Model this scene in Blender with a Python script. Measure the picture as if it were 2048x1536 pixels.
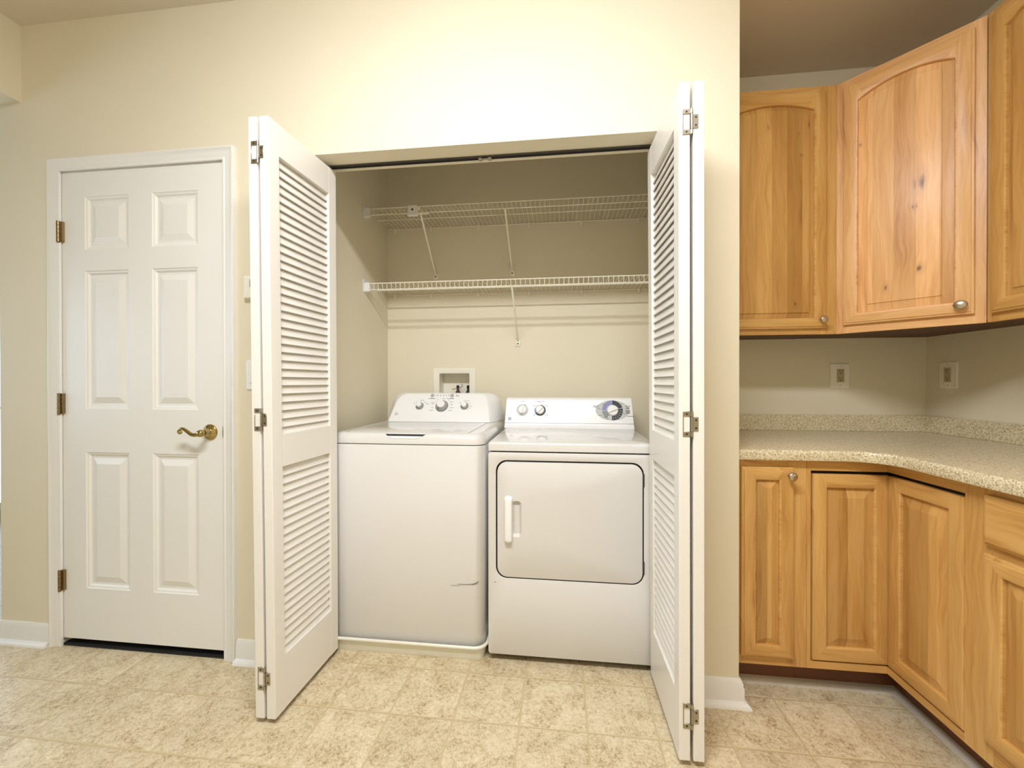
import bpy, bmesh, math, random
from mathutils import Vector, Matrix
for o in list(bpy.data.objects): bpy.data.objects.remove(o)
S = bpy.context.scene
COL = S.collection
# ------------------------------------------------------------------ camera, sky, exposure
cam_d = bpy.data.cameras.new('camera'); cam = bpy.data.objects.new('camera', cam_d); COL.objects.link(cam)
cam_d.sensor_fit = 'HORIZONTAL'; cam_d.sensor_width = 36.0; cam_d.lens = 36.0*810.725/2048
cam_d.clip_start = 0.02; cam_d.clip_end = 60
YAW, PITCH, ROLL = -0.116392656, -0.00378372, -0.00076545
fw = Vector((math.sin(YAW)*math.cos(PITCH), math.cos(YAW)*math.cos(PITCH), math.sin(PITCH)))
r0 = Vector((math.cos(YAW), -math.sin(YAW), 0)); u0 = r0.cross(fw)
rt = r0*math.cos(ROLL) + u0*math.sin(ROLL); up = u0*math.cos(ROLL) - r0*math.sin(ROLL)
M = Matrix((rt, up, -fw)).transposed().to_4x4(); M.translation = Vector((2.1924, -1.5462, 1.1612))
cam.matrix_world = M
S.camera = cam
S.view_settings.view_transform = 'Standard'; S.view_settings.look = 'None'
S.view_settings.gamma = 1.0; S.view_settings.use_curve_mapping = False
S.view_settings.exposure = 0.0
W = bpy.data.worlds.new('sky'); S.world = W; W.use_nodes = True
W.node_tree.nodes['Background'].inputs[0].default_value = (0.62, 0.80, 1.0, 1)
W.node_tree.nodes['Background'].inputs[1].default_value = 4.6
LAMP_L = 84.0; LAMP_COL = (0.98, 1.0, 1.05)     # radiance of the lit lens

# ------------------------------------------------------------------ materials
def srgb(r, g, b):
    f = lambda c: (c/255/12.92) if c/255 <= 0.04045 else ((c/255+0.055)/1.055)**2.4
    return (f(r), f(g), f(b), 1)
def mat(name, col, rough=0.5, metal=0.0, coat=0.0, bump=0.0, bscale=120.0, spec=0.5, var=0.0, emit=None):
    m = bpy.data.materials.new(name); m.use_nodes = True
    nt = m.node_tree; b = nt.nodes['Principled BSDF']
    b.inputs['Base Color'].default_value = col if len(col) == 4 else (*col, 1)
    b.inputs['Roughness'].default_value = rough; b.inputs['Metallic'].default_value = metal
    b.inputs['Coat Weight'].default_value = coat; b.inputs['Coat Roughness'].default_value = 0.06
    b.inputs['Specular IOR Level'].default_value = spec
    if emit:
        b.inputs['Emission Color'].default_value = (*emit[:3], 1); b.inputs['Emission Strength'].default_value = emit[3]
    g = nt.nodes.new('ShaderNodeNewGeometry')
    n = nt.nodes.new('ShaderNodeTexNoise'); n.inputs['Scale'].default_value = bscale; n.inputs['Detail'].default_value = 4
    nt.links.new(g.outputs['Position'], n.inputs['Vector'])
    if bump:
        bp = nt.nodes.new('ShaderNodeBump'); bp.inputs['Strength'].default_value = bump; bp.inputs['Distance'].default_value = 0.002
        nt.links.new(n.outputs['Fac'], bp.inputs['Height']); nt.links.new(bp.outputs['Normal'], b.inputs['Normal'])
    if var:
        n2 = nt.nodes.new('ShaderNodeTexNoise'); n2.inputs['Scale'].default_value = 3.0; n2.inputs['Detail'].default_value = 3
        nt.links.new(g.outputs['Position'], n2.inputs['Vector'])
        mx = nt.nodes.new('ShaderNodeMix'); mx.data_type = 'RGBA'; mx.blend_type = 'MULTIPLY'; mx.inputs['Factor'].default_value = 1.0
        rp = nt.nodes.new('ShaderNodeValToRGB'); rp.color_ramp.elements[0].color = (1-var,)*3+(1,); rp.color_ramp.elements[1].color = (1, 1, 1, 1)
        rp.color_ramp.elements[0].position = 0.3; rp.color_ramp.elements[1].position = 0.7
        nt.links.new(n2.outputs['Fac'], rp.inputs['Fac'])
        mx.inputs['A'].default_value = b.inputs['Base Color'].default_value
        nt.links.new(rp.outputs['Color'], mx.inputs['B']); nt.links.new(mx.outputs['Result'], b.inputs['Base Color'])
    return m

class NB:                                   # small node-building helper
    def __init__(s, m): s.nt = m.node_tree; s.L = s.nt.links.new
    def n(s, t, **k):
        x = s.nt.nodes.new(t)
        for a, v in k.items(): setattr(x, a, v)
        return x
    def put(s, sock, v):
        if hasattr(v, 'is_output'): s.L(v, sock)
        else: sock.default_value = v
    def math(s, op, a, b=None, c=None, clamp=False):
        x = s.n('ShaderNodeMath', operation=op, use_clamp=clamp); s.put(x.inputs[0], a)
        if b is not None: s.put(x.inputs[1], b)
        if c is not None: s.put(x.inputs[2], c)
        return x.outputs[0]
    def mix(s, f, a, b, mode='MIX'):
        x = s.n('ShaderNodeMix', data_type='RGBA', blend_type=mode)
        s.put(x.inputs['Factor'], f); s.put(x.inputs['A'], a); s.put(x.inputs['B'], b); return x.outputs['Result']
    def comb(s, x, y, z):
        c = s.n('ShaderNodeCombineXYZ')
        for i, v in enumerate((x, y, z)): s.put(c.inputs[i], v)
        return c.outputs[0]
    def noise(s, v, scale, det=4, rough=0.5, dist=0.0):
        t = s.n('ShaderNodeTexNoise'); s.L(v, t.inputs['Vector'])
        for k, q in (('Scale', scale), ('Detail', det), ('Roughness', rough), ('Distortion', dist)): t.inputs[k].default_value = q
        return t.outputs['Fac']
    def ramp(s, f, stops):
        t = s.n('ShaderNodeValToRGB'); e = t.color_ramp.elements
        while len(e) < len(stops): e.new(0.5)
        for x, (p, c) in zip(e, stops): x.position = p; x.color = c
        s.L(f, t.inputs['Fac']); return t.outputs['Color']
    def white(s, v):
        t = s.n('ShaderNodeTexWhiteNoise', noise_dimensions='3D'); s.L(v, t.inputs['Vector']); return t.outputs['Value']

def wood(name, axis=(1, 0), horiz=False, stave=0.0, seed=0.0, knots=(), tone=1.0, pale=1.0):
    m = bpy.data.materials.new(name); m.use_nodes = True; B = NB(m); bs = m.node_tree.nodes['Principled BSDF']
    sp = B.n('ShaderNodeSeparateXYZ'); B.L(B.n('ShaderNodeNewGeometry').outputs['Position'], sp.inputs[0])
    u = B.math('ADD', B.math('MULTIPLY', sp.outputs[0], axis[0]), B.math('MULTIPLY', sp.outputs[1], axis[1]))
    v = sp.outputs[2]
    if horiz: u, v = v, u
    us = B.math('ADD', u, seed)
    cell = B.math('FLOOR', B.math('DIVIDE', B.math('ADD', us, 3.0), stave if stave else 50.0))
    off = B.math('MULTIPLY', cell, 3.7)
    wob = B.math('MULTIPLY', B.math('SUBTRACT', B.noise(B.comb(B.math('MULTIPLY', us, 7.0), off, B.math('MULTIPLY', v, 2.6)), 1.0, 3), 0.5), 0.10)
    uw = B.math('ADD', us, wob)
    fine = B.noise(B.comb(B.math('MULTIPLY', uw, 95.0), off, B.math('MULTIPLY', v, 3.2)), 1.0, 6, 0.6, 0.3)
    broad = B.noise(B.comb(B.math('MULTIPLY', uw, 17.0), off, B.math('MULTIPLY', v, 1.6)), 1.0, 3, 0.5, 0.6)
    rings = B.math('SINE', B.math('MULTIPLY', B.math('ADD', uw, B.math('MULTIPLY', broad, 0.05)), 420.0))
    f = B.math('ADD', B.math('MULTIPLY', fine, 0.40), B.math('ADD', B.math('MULTIPLY', broad, 0.60), B.math('MULTIPLY', rings, 0.020)))
    k = tone
    c = B.ramp(f, [(0.28, (0.40*k, 0.185*k, 0.048*k*pale, 1)), (0.44, (0.59*k, 0.322*k, 0.094*k*pale, 1)), (0.57, (0.665*k, 0.392*k, 0.128*k*pale, 1)), (0.74, (0.73*k, 0.460*k, 0.170*k*pale, 1))])
    if stave:
        w = B.white(B.comb(cell, seed*10+1.0, 0.0))
        t = B.ramp(w, [(0.0, (0.70, 0.64, 0.54, 1)), (0.35, (0.95, 0.93, 0.90, 1)), (0.7, (1.0, 1.0, 1.0, 1)), (1.0, (1.12, 1.12, 1.14, 1))])
        c = B.mix(1.0, c, t, 'MULTIPLY')
    for (ku, kz, kr, st) in knots:
        du = B.math('DIVIDE', B.math('SUBTRACT', B.math('SUBTRACT', uw, seed), ku), kr)
        dz = B.math('DIVIDE', B.math('SUBTRACT', sp.outputs[2], kz), kr*1.9)
        d = B.math('SQRT', B.math('ADD', B.math('MULTIPLY', du, du), B.math('MULTIPLY', dz, dz)))
        d = B.math('ADD', d, B.math('MULTIPLY', B.math('SUBTRACT', fine, 0.5), 1.6))
        fac = B.math('MULTIPLY', B.math('SUBTRACT', 1.0, d, clamp=True), st, clamp=True)
        c = B.mix(fac, c, (0.075, 0.022, 0.008, 1))
        halo = B.math('MULTIPLY', B.math('SUBTRACT', 1.0, B.math('DIVIDE', d, 2.6), clamp=True), 0.35*st, clamp=True)
        c = B.mix(halo, c, (0.30, 0.125, 0.045, 1))
    B.L(c, bs.inputs['Base Color']); bs.inputs['Roughness'].default_value = 0.40; bs.inputs['Specular IOR Level'].default_value = 0.4
    bs.inputs['Coat Weight'].default_value = 0.08; bs.inputs['Coat Roughness'].default_value = 0.25
    bp = B.n('ShaderNodeBump'); bp.inputs['Strength'].default_value = 0.06; bp.inputs['Distance'].default_value = 0.001
    B.L(fine, bp.inputs['Height']); B.L(bp.outputs['Normal'], bs.inputs['Normal'])
    return m

TILE, TY = 0.2286, 0.04115
def floor_mat():
    m = bpy.data.materials.new('vinyl_tile'); m.use_nodes = True; B = NB(m); bs = m.node_tree.nodes['Principled BSDF']
    pos = B.n('ShaderNodeNewGeometry').outputs['Position']
    sp = B.n('ShaderNodeSeparateXYZ'); B.L(pos, sp.inputs[0])
    wob = B.math('MULTIPLY', B.math('SUBTRACT', B.noise(pos, 38.0, 3), 0.5), 0.006)
    tx = B.math('DIVIDE', B.math('ADD', sp.outputs[0], B.math('ADD', wob, 5*TILE*4)), TILE)
    ty = B.math('DIVIDE', B.math('ADD', sp.outputs[1], B.math('ADD', wob, 5*TILE*4-TY)), TILE)
    fx, fy = B.math('FRACT', tx), B.math('FRACT', ty)
    ex = B.math('MINIMUM', fx, B.math('SUBTRACT', 1.0, fx)); ey = B.math('MINIMUM', fy, B.math('SUBTRACT', 1.0, fy))
    e = B.math('MINIMUM', ex, ey)
    n = B.n('ShaderNodeMapRange', interpolation_type='SMOOTHSTEP')
    B.L(e, n.inputs[0]); n.inputs[1].default_value = 0.007; n.inputs[2].default_value = 0.022; n.inputs[3].default_value = 0.0; n.inputs[4].default_value = 1.0
    flat = n.outputs[0]
    cid = B.comb(B.math('FLOOR', tx), B.math('FLOOR', ty), 0.5); cell = B.white(cid)
    cn = B.n('ShaderNodeTexWhiteNoise', noise_dimensions='3D'); B.L(cid, cn.inputs['Vector'])
    vp = B.n('ShaderNodeVectorMath', operation='MULTIPLY_ADD'); B.L(cn.outputs['Color'], vp.inputs[0]); vp.inputs[1].default_value = (7, 7, 7); B.L(pos, vp.inputs[2])
    big = B.noise(vp.outputs[0], 12.0, 5, 0.62, 0.6); med = B.noise(vp.outputs[0], 74.0, 6, 0.70, 0.6); fin = B.noise(vp.outputs[0], 190.0, 5, 0.7, 0.3)
    f = B.math('ADD', B.math('MULTIPLY', big, 0.26), B.math('ADD', B.math('MULTIPLY', med, 0.42), B.math('MULTIPLY', fin, 0.32)))
    c = B.ramp(f, [(0.38, srgb(142, 120, 88)), (0.44, srgb(184, 163, 127)), (0.495, srgb(208, 191, 157)), (0.56, srgb(220, 206, 175)), (0.66, srgb(233, 221, 194))])
    c = B.mix(1.0, c, B.ramp(cell, [(0, (0.93, 0.92, 0.90, 1)), (1, (1.03, 1.03, 1.02, 1))]), 'MULTIPLY')
    c = B.mix(flat, srgb(200, 180, 140), c)
    B.L(c, bs.inputs['Base Color'])
    rr = B.n('ShaderNodeMapRange'); B.L(med, rr.inputs[0]); rr.inputs[3].default_value = 0.30; rr.inputs[4].default_value = 0.50
    B.L(rr.outputs[0], bs.inputs['Roughness'])
    h = B.math('ADD', B.math('MULTIPLY', flat, 1.0), B.math('MULTIPLY', med, 0.35))
    bp = B.n('ShaderNodeBump'); bp.inputs['Strength'].default_value = 0.55; bp.inputs['Distance'].default_value = 0.0022
    B.L(h, bp.inputs['Height']); B.L(bp.outputs['Normal'], bs.inputs['Normal'])
    return m
def granite():
    m = bpy.data.materials.new('speckled_laminate'); m.use_nodes = True; B = NB(m); bs = m.node_tree.nodes['Principled BSDF']
    pos = B.n('ShaderNodeNewGeometry').outputs['Position']
    a = B.noise(pos, 190.0, 3, 0.6); b = B.noise(pos, 330.0, 2, 0.6)
    c = B.ramp(a, [(0.34, srgb(150, 132, 98)), (0.43, srgb(198, 182, 144)), (0.52, srgb(220, 207, 172)), (0.66, srgb(238, 228, 200))])
    c = B.mix(B.ramp(b, [(0.60, (0, 0, 0, 1)), (0.68, (1, 1, 1, 1))]), c, srgb(240, 232, 208))
    c = B.mix(B.ramp(b, [(0.30, (1, 1, 1, 1)), (0.37, (0, 0, 0, 1))]), c, srgb(138, 126, 94))
    B.L(c, bs.inputs['Base Color']); bs.inputs['Roughness'].default_value = 0.33
    return m
def glass_mat():
    m = bpy.data.materials.new('window_glass'); m.use_nodes = True; B = NB(m)
    B.nt.nodes.remove(B.nt.nodes['Principled BSDF'])
    t = B.n('ShaderNodeBsdfTransparent'); g = B.n('ShaderNodeBsdfGlossy'); g.inputs['Roughness'].default_value = 0.02
    f = B.n('ShaderNodeFresnel'); f.inputs['IOR'].default_value = 1.45; mx = B.n('ShaderNodeMixShader')
    B.L(f.outputs[0], mx.inputs[0]); B.L(t.outputs[0], mx.inputs[1]); B.L(g.outputs[0], mx.inputs[2])
    B.L(mx.outputs[0], B.nt.nodes['Material Output'].inputs['Surface']); return m

PAINT = mat('wall_paint', srgb(230, 221, 196), 0.62, bump=0.12, bscale=220, var=0.02)
CEIL = mat('ceiling_paint', srgb(226, 216, 200), 0.8, bump=0.03, bscale=180)
TRIM = mat('white_trim_paint', srgb(236, 234, 228), 0.34, bump=0.05, bscale=60, var=0.02)
BIFOLD = mat('white_door_paint', srgb(236, 232, 224), 0.30, bump=0.04, bscale=60, var=0.02)
ENAMEL = mat("white_enamel", srgb(218, 215, 210), 0.16, coat=0.5, var=0.01)
PLASTIC = mat('white_plastic', srgb(240, 239, 236), 0.28, var=0.01)
GREYW = mat('grey_plastic', srgb(168, 168, 166), 0.35)
DARK = mat('dark_gap', (0.012, 0.011, 0.010), 0.7)
INK = mat('printed_ink', (0.10, 0.10, 0.11), 0.5)
INKL = mat('pale_grey_ink', srgb(196, 198, 194), 0.45)
INKB = mat('lavender_ink', srgb(134, 136, 178), 0.45)
INKK = mat('charcoal_ink', srgb(44, 44, 48), 0.45)
BRASS = mat('polished_brass', (0.46, 0.35, 0.14), 0.14, 1.0)
AGED = mat('aged_brass', (0.30, 0.22, 0.12), 0.34, 1.0)
NICKEL = mat('satin_nickel', (0.56, 0.50, 0.42), 0.26, 1.0)
STEEL = mat('zinc_steel', (0.42, 0.38, 0.31), 0.34, 1.0)
TRACK = mat('dark_track_metal', (0.10, 0.095, 0.085), 0.45, 0.6)
WIRE = mat('white_vinyl_wire', srgb(238, 232, 212), 0.38)
IVORY = mat('ivory_plastic', srgb(243, 238, 222), 0.35)
RECEP = mat('beige_receptacle', srgb(186, 172, 138), 0.4)
PAN = mat('drain_pan_plastic', srgb(232, 229, 214), 0.4)
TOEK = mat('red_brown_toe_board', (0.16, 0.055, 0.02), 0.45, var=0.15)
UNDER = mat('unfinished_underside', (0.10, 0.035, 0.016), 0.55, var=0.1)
COPPER = mat('red_valve_paint', (0.06, 0.014, 0.010), 0.4)
BLACKR = mat('black_rubber', (0.02, 0.02, 0.02), 0.5)
FLOOR = floor_mat(); STONE = granite(); GLASS = glass_mat()
SKYB = mat('distant_lawn', srgb(120, 150, 140), 0.9)

# ------------------------------------------------------------------ geometry helpers (all in world metres)
def bm_(): return bmesh.new()
def obj(name, bm, mats, parent=None, smooth=0, root=None):
    bmesh.ops.remove_doubles(bm, verts=bm.verts, dist=1e-6)
    bmesh.ops.recalc_face_normals(bm, faces=bm.faces)
    R = root
    p = parent
    while p is not None and R is None:
        if p.get('_root'): R = p
        p = p.parent
    if R is not None: bmesh.ops.translate(bm, verts=bm.verts, vec=-Vector(R['_loc']))
    me = bpy.data.meshes.new(name); bm.to_mesh(me); bm.free()
    for m in (mats if isinstance(mats, (list, tuple)) else [mats]): me.materials.append(m)
    if smooth:
        for f in me.polygons: f.use_smooth = True
        try: me.set_sharp_from_angle(angle=math.radians(smooth))
        except Exception: pass
    o = bpy.data.objects.new(name, me); COL.objects.link(o)
    if parent is not None: o.parent = parent
    return o
ROOTS = []
def thing(name, label, cat, loc, group=None, kind=None):
    o = bpy.data.objects.new(name, None); COL.objects.link(o); o.location = loc; o.empty_display_size = 0.05
    o['label'] = label; o['category'] = cat; o['_root'] = 1; o['_loc'] = list(loc); ROOTS.append(o)
    if group: o['group'] = group
    if kind: o['kind'] = kind
    return o
def tag(o, label, cat, group=None, kind=None):
    if label: o['label'] = label
    if cat: o['category'] = cat
    if group: o['group'] = group
    if kind: o['kind'] = kind
    return o
def struct(name, bm, m, label=None, cat=None, smooth=0):
    o = obj(name, bm, m, smooth=smooth); o['kind'] = 'structure'
    if label: o['label'] = label
    if cat: o['category'] = cat
    return o
def box(bm, x0, x1, y0, y1, z0, z1, mi=0, bev=0.0, seg=2):
    v = [bm.verts.new((x, y, z)) for z in (z0, z1) for y in (y0, y1) for x in (x0, x1)]
    fs = [bm.faces.new([v[i] for i in q]) for q in ((0, 2, 3, 1), (4, 5, 7, 6), (0, 1, 5, 4), (2, 6, 7, 3), (0, 4, 6, 2), (1, 3, 7, 5))]
    for f in fs: f.material_index = mi
    if bev:
        es = list({e for f in fs for e in f.edges})
        r = bmesh.ops.bevel(bm, geom=es, offset=bev, segments=seg, profile=0.5, affect='EDGES', clamp_overlap=True)
        for f in r['faces']: f.material_index = mi
    return fs
def loft(bm, loops, first=True, last=True, mi=0, mis=None, closed=True):
    L = [[bm.verts.new(p) for p in lp] for lp in loops]; n = len(L[0])
    for k in range(len(L)-1):
        for i in range(n if closed else n-1):
            j = (i+1) % n
            f = bm.faces.new((L[k][i], L[k][j], L[k+1][j], L[k+1][i])); f.material_index = mis[k] if mis else mi
    if first: bm.faces.new(L[0][::-1]).material_index = mis[0] if mis else mi
    if last: bm.faces.new(L[-1]).material_index = mis[-1] if mis else mi
def frame_of(d):
    d = Vector(d).normalized(); a = Vector((0, 0, 1)) if abs(d.z) < 0.9 else Vector((1, 0, 0))
    x = a.cross(d).normalized(); return x, d.cross(x)
def tube(bm, pts, r, seg=8, mi=0, flat=1.0):
    pts = [Vector(p) for p in pts]; n = len(pts); rs = r if isinstance(r, (list, tuple)) else [r]*n
    T = [(pts[min(i+1, n-1)]-pts[max(i-1, 0)]).normalized() for i in range(n)]
    x, y = frame_of(T[0]); loops = []
    for i in range(n):
        if i:
            q = T[i-1].rotation_difference(T[i]); x = q @ x; y = q @ y
        loops.append([pts[i]+(x*math.cos(a)+y*math.sin(a)*flat)*rs[i] for a in (2*math.pi*k/seg for k in range(seg))])
    loft(bm, loops, mi=mi)
def rod(bm, a, b, r, seg=6, mi=0): tube(bm, [a, b], r, seg, mi)
def lathe(bm, c, axis, prof, seg=20, mi=0, mis=None, sx=1.0, sy=1.0):
    c = Vector(c); d = Vector(axis).normalized(); x, y = frame_of(d)
    loft(bm, [[c+d*h+(x*math.cos(a)*sx+y*math.sin(a)*sy)*max(r, 1e-4) for a in (2*math.pi*k/seg for k in range(seg))] for r, h in prof], mi=mi, mis=mis)
def rrect(x0, x1, z0, z1, r, n=5):
    out = []
    for cx, cz, a0 in ((x1-r, z1-r, 0), (x0+r, z1-r, 90), (x0+r, z0+r, 180), (x1-r, z0+r, 270)):
        for k in range(n):
            a = math.radians(a0+90*k/(n-1)); out.append((cx+r*math.cos(a), cz+r*math.sin(a)))
    return out
def XZ(l, y): return [(x, y, z) for x, z in l]
def XY(l, z): return [(x, y, z) for x, y in l]
def extrude_profile(bm, prof, p0, p1, n, mi=0):
    """prof: (out, up) pairs; swept straight from p0 to p1, n = outward horizontal normal"""
    n = Vector(n); a, b = Vector(p0), Vector(p1)
    loft(bm, [[a+n*o+Vector((0, 0, z)) for o, z in prof], [b+n*o+Vector((0, 0, z)) for o, z in prof]], mi=mi)

# a face-mapped builder: (s along the face, d depth behind the front face, z up)
class Face:
    def __init__(s, o, ax, nrm): s.o = Vector(o); s.a = Vector(ax); s.n = Vector(nrm)
    def p(s, u, d, z): return s.o + s.a*u - s.n*d + Vector((0, 0, z))
def fbox(bm, F, u0, u1, d0, d1, z0, z1, mi=0, bev=0):
    v = [bm.verts.new(F.p(u, d, z)) for z in (z0, z1) for d in (d0, d1) for u in (u0, u1)]
    fs = [bm.faces.new([v[i] for i in q]) for q in ((0, 2, 3, 1), (4, 5, 7, 6), (0, 1, 5, 4), (2, 6, 7, 3), (0, 4, 6, 2), (1, 3, 7, 5))]
    for f in fs: f.material_index = mi
    if bev:
        r = bmesh.ops.bevel(bm, geom=list({e for f in fs for e in f.edges}), offset=bev, segments=1, profile=0.5, affect='EDGES')
        for f in r['faces']: f.material_index = mi

# ------------------------------------------------------------------ room shell
CH = 2.75
b = bm_(); box(b, -2.8, 4.2, -3.2, 2.5, -0.06, 0); struct('floor', b, FLOOR, 'beige mottled square vinyl tile floor', 'floor')
b = bm_(); box(b, -2.8, 4.2, -3.2, 2.5, CH, CH+0.06); struct('ceiling', b, CEIL, 'plain matt off-white ceiling', 'ceiling')
WT = 0.13
DX0, DX1, DZ = 0.0, 0.795, 2.102        # rough opening of the panelled door
OX0, OX1, OZ = 1.133, 2.660, 2.086      # closet opening
b = bm_()
box(b, -0.31, DX0-0.018, 0, WT, 0, CH); box(b, DX0-0.018, DX1+0.018, 0, WT, DZ+0.018, CH)
box(b, DX1+0.018, OX0, 0, WT, 0, CH); box(b, OX0, OX1, 0, WT+0.006, OZ, CH); box(b, OX1, 2.836, 0, WT, 0, CH)
struct('wall_back', b, PAINT, 'cream wall with the closet opening and panelled door', 'wall')
HX0, HX1, HZ0, HZ1 = 1.452, 1.645, 1.040, 1.219
b = bm_(); Yc = 0.90
box(b, 1.0, HX0, Yc, Yc+0.11, 0, CH); box(b, HX1, 2.836, Yc, Yc+0.11, 0, CH); box(b, HX0, HX1, Yc, Yc+0.11, 0, HZ0); box(b, HX0, HX1, Yc, Yc+0.11, HZ1, CH)
struct('wall_closet_back', b, PAINT, 'cream rear wall inside the laundry closet', 'wall')
b = bm_(); box(b, 1.0, 1.119, WT, Yc, 0, CH); struct('wall_closet_left', b, PAINT, 'cream side wall of the laundry closet beside the washer', 'wall')
b = bm_(); box(b, 2.722, 2.836, WT, Yc, 0, CH); struct('wall_closet_right', b, PAINT, 'cream wall dividing the laundry closet from the cabinets', 'wall')
b = bm_(); box(b, 2.836, 4.12, 0.70, 0.81, 0, CH); struct('wall_alcove_back', b, PAINT, 'cream wall behind the corner worktop', 'wall')
b = bm_(); box(b, 4.007, 4.12, -3.1, 0.70, 0, CH); struct('wall_right', b, PAINT, 'cream side wall behind the cabinet run', 'wall')
b = bm_(); box(b, -2.7, 4.12, -3.2, -3.1, 0, CH); struct('wall_front', b, PAINT, 'cream wall behind the camera', 'wall')
b = bm_(); box(b, -0.31, -0.19, -2.3, 0, 2.410, CH); box(b, -0.31, -0.19, -3.1, -2.3, 0, CH)
struct('wall_left', b, PAINT, 'cream dropped beam over the wide opening to the next room', 'wall')
b = bm_(); box(b, -0.31, -0.19, WT, 2.3, 0, CH); box(b, -0.19, 1.0, 1.0, 1.1, 0, CH); struct('wall_pantry', b, PAINT, 'walls of the small room behind the panelled door', 'wall')
b = bm_(); box(b, -2.7, -0.19, 2.3, 2.4, 0, CH); struct('wall_north', b, PAINT, 'far wall of the next room', 'wall')
b = bm_(); WINS = ((0.2, 2.1, 0.06, 2.10), (-2.5, -0.4, 0.75, 2.15))  # second opening: unseen window, added to throw cool daylight on door and wall
(a0, a1, c0, c1), (e0, e1, g0, g1) = WINS
box(b, -2.7, -2.6, -3.1, e0, 0, CH); box(b, -2.7, -2.6, e1, a0, 0, CH); box(b, -2.7, -2.6, a1, 2.3, 0, CH)
for y0, y1, z0, z1 in WINS: box(b, -2.7, -2.6, y0, y1, z1, CH); box(b, -2.7, -2.6, y0, y1, 0, z0)
struct('wall_far_left', b, PAINT, 'window wall of the next room', 'wall')
for k, (y0, y1, z0, z1) in enumerate(WINS):
    w = thing('window_%d' % (k+1), ('tall bright window in the next room, seen past the wall end', 'unseen window added in the next room for cool daylight')[k], 'window', (-2.65, (y0+y1)/2, z0), kind='structure')
    b = bm_(); ym = (y0+y1)/2
    for p, q, r_, t_ in ((y0, y0+.06, z0, z1), (y1-.06, y1, z0, z1), (y0+.06, y1-.06, z0, z0+.06), (y0+.06, y1-.06, z1-.06, z1), (ym-.03, ym+.03, z0+.06, z1-.06)): box(b, -2.68, -2.62, p, q, r_, t_)
    if k == 0: box(b, -2.68, -2.62, y0+.06, ym-.03, .93, .955); box(b, -2.68, -2.62, ym+.03, y1-.06, .93, .955)
    obj('window_frame', b, TRIM, w)
    b = bm_(); box(b, -2.653, -2.647, y0+.05, y1-.05, z0+.05, z1-.05); obj('window_pane', b, GLASS, w)

# baseboards with quarter round
BB = [(0, 0), (0.014, 0), (0.014, 0.062), (0.0115, 0.068), (0.0115, 0.078), (0.007, 0.088), (0.0055, 0.092), (0, 0.092)]
QR = [(0.013, 0.0)] + [(0.014+0.019*math.cos(a), 0.0175*math.sin(a)) for a in (math.radians(q) for q in (0, 22, 45, 68, 90))]
def baseboard(name, runs, label):
    b = bm_()
    for p0, p1, n in runs:
        extrude_profile(b, BB, p0, p1, n); extrude_profile(b, QR, p0, p1, n)
    return struct(name, b, TRIM, label, 'baseboard', smooth=35)
baseboard('baseboard_left', [((-0.312, 0, 0), (-0.042, 0, 0), (0, -1, 0)), ((-0.31, WT, 0), (-0.31, -0.0, 0), (-1, 0, 0))], 'white baseboard left of the panelled door')
baseboard('baseboard_middle', [((0.858, 0, 0), (1.132, 0, 0), (0, -1, 0))], 'white baseboard between door casing and folded closet door')
# mitred outside corner by the cabinets
b = bm_()
for prof in (BB, QR):
    loft(b, [[(OX1, -o, z) for o, z in prof], [(2.836+o, -o, z) for o, z in prof], [(2.836+o, 0.036, z) for o, z in prof]])
struct('baseboard_right', b, TRIM, 'white baseboard wrapping the wall corner beside the cabinets', 'baseboard', smooth=35)
# scuffed quarter round under the cabinets
QT = [(0, 0)] + [(0.020*math.cos(a), 0.021*math.sin(a)) for a in (math.radians(q) for q in (0, 20, 40, 60, 90))]
b = bm_()
loft(b, [[(2.845, 0.130-o, z) for o, z in QT], [(3.440-o, 0.130-o, z) for o, z in QT], [(3.440-o, -0.86, z) for o, z in QT]])
struct('trim_1', b, mat('scuffed_white_trim', srgb(214, 208, 198), 0.5, var=0.2), 'scuffed white quarter round along the toe boards', 'trim', smooth=40)

# ------------------------------------------------------------------ panelled door with casing (door_1)
d1 = thing('door_1', 'white six-panel door with brass lever, closed in its casing', 'door', (0.40, 0.02, 0.0), kind='structure')
LX0, LX1, LZ0, LZ1 = 0.004, 0.7915, 0.034, 2.094
cols = [LX0, 0.127, 0.344, 0.458, 0.675, LX1]; rows = [LZ0, 0.259, 0.857, 1.046, 1.651, 1.744, 1.976, LZ1]
b = bm_(); y0 = 0.003
for i in range(5):
    for j in range(7):
        x0, x1, z0, z1 = cols[i], cols[i+1], rows[j], rows[j+1]
        if i in (1, 3) and j in (1, 3, 5):
            R = lambda k, d: [(x0+k, y0+d, z0+k), (x1-k, y0+d, z0+k), (x1-k, y0+d, z1-k), (x0+k, y0+d, z1-k)]
            loft(b, [R(0, 0), R(.004, .003), R(.010, .0045), R(.017, .010), R(.024, .0105), R(.026, .0105), R(.052, .003)], first=False)
        else:
            b.faces.new([b.verts.new(p) for p in ((x0, y0, z0), (x1, y0, z0), (x1, y0, z1), (x0, y0, z1))])
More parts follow.
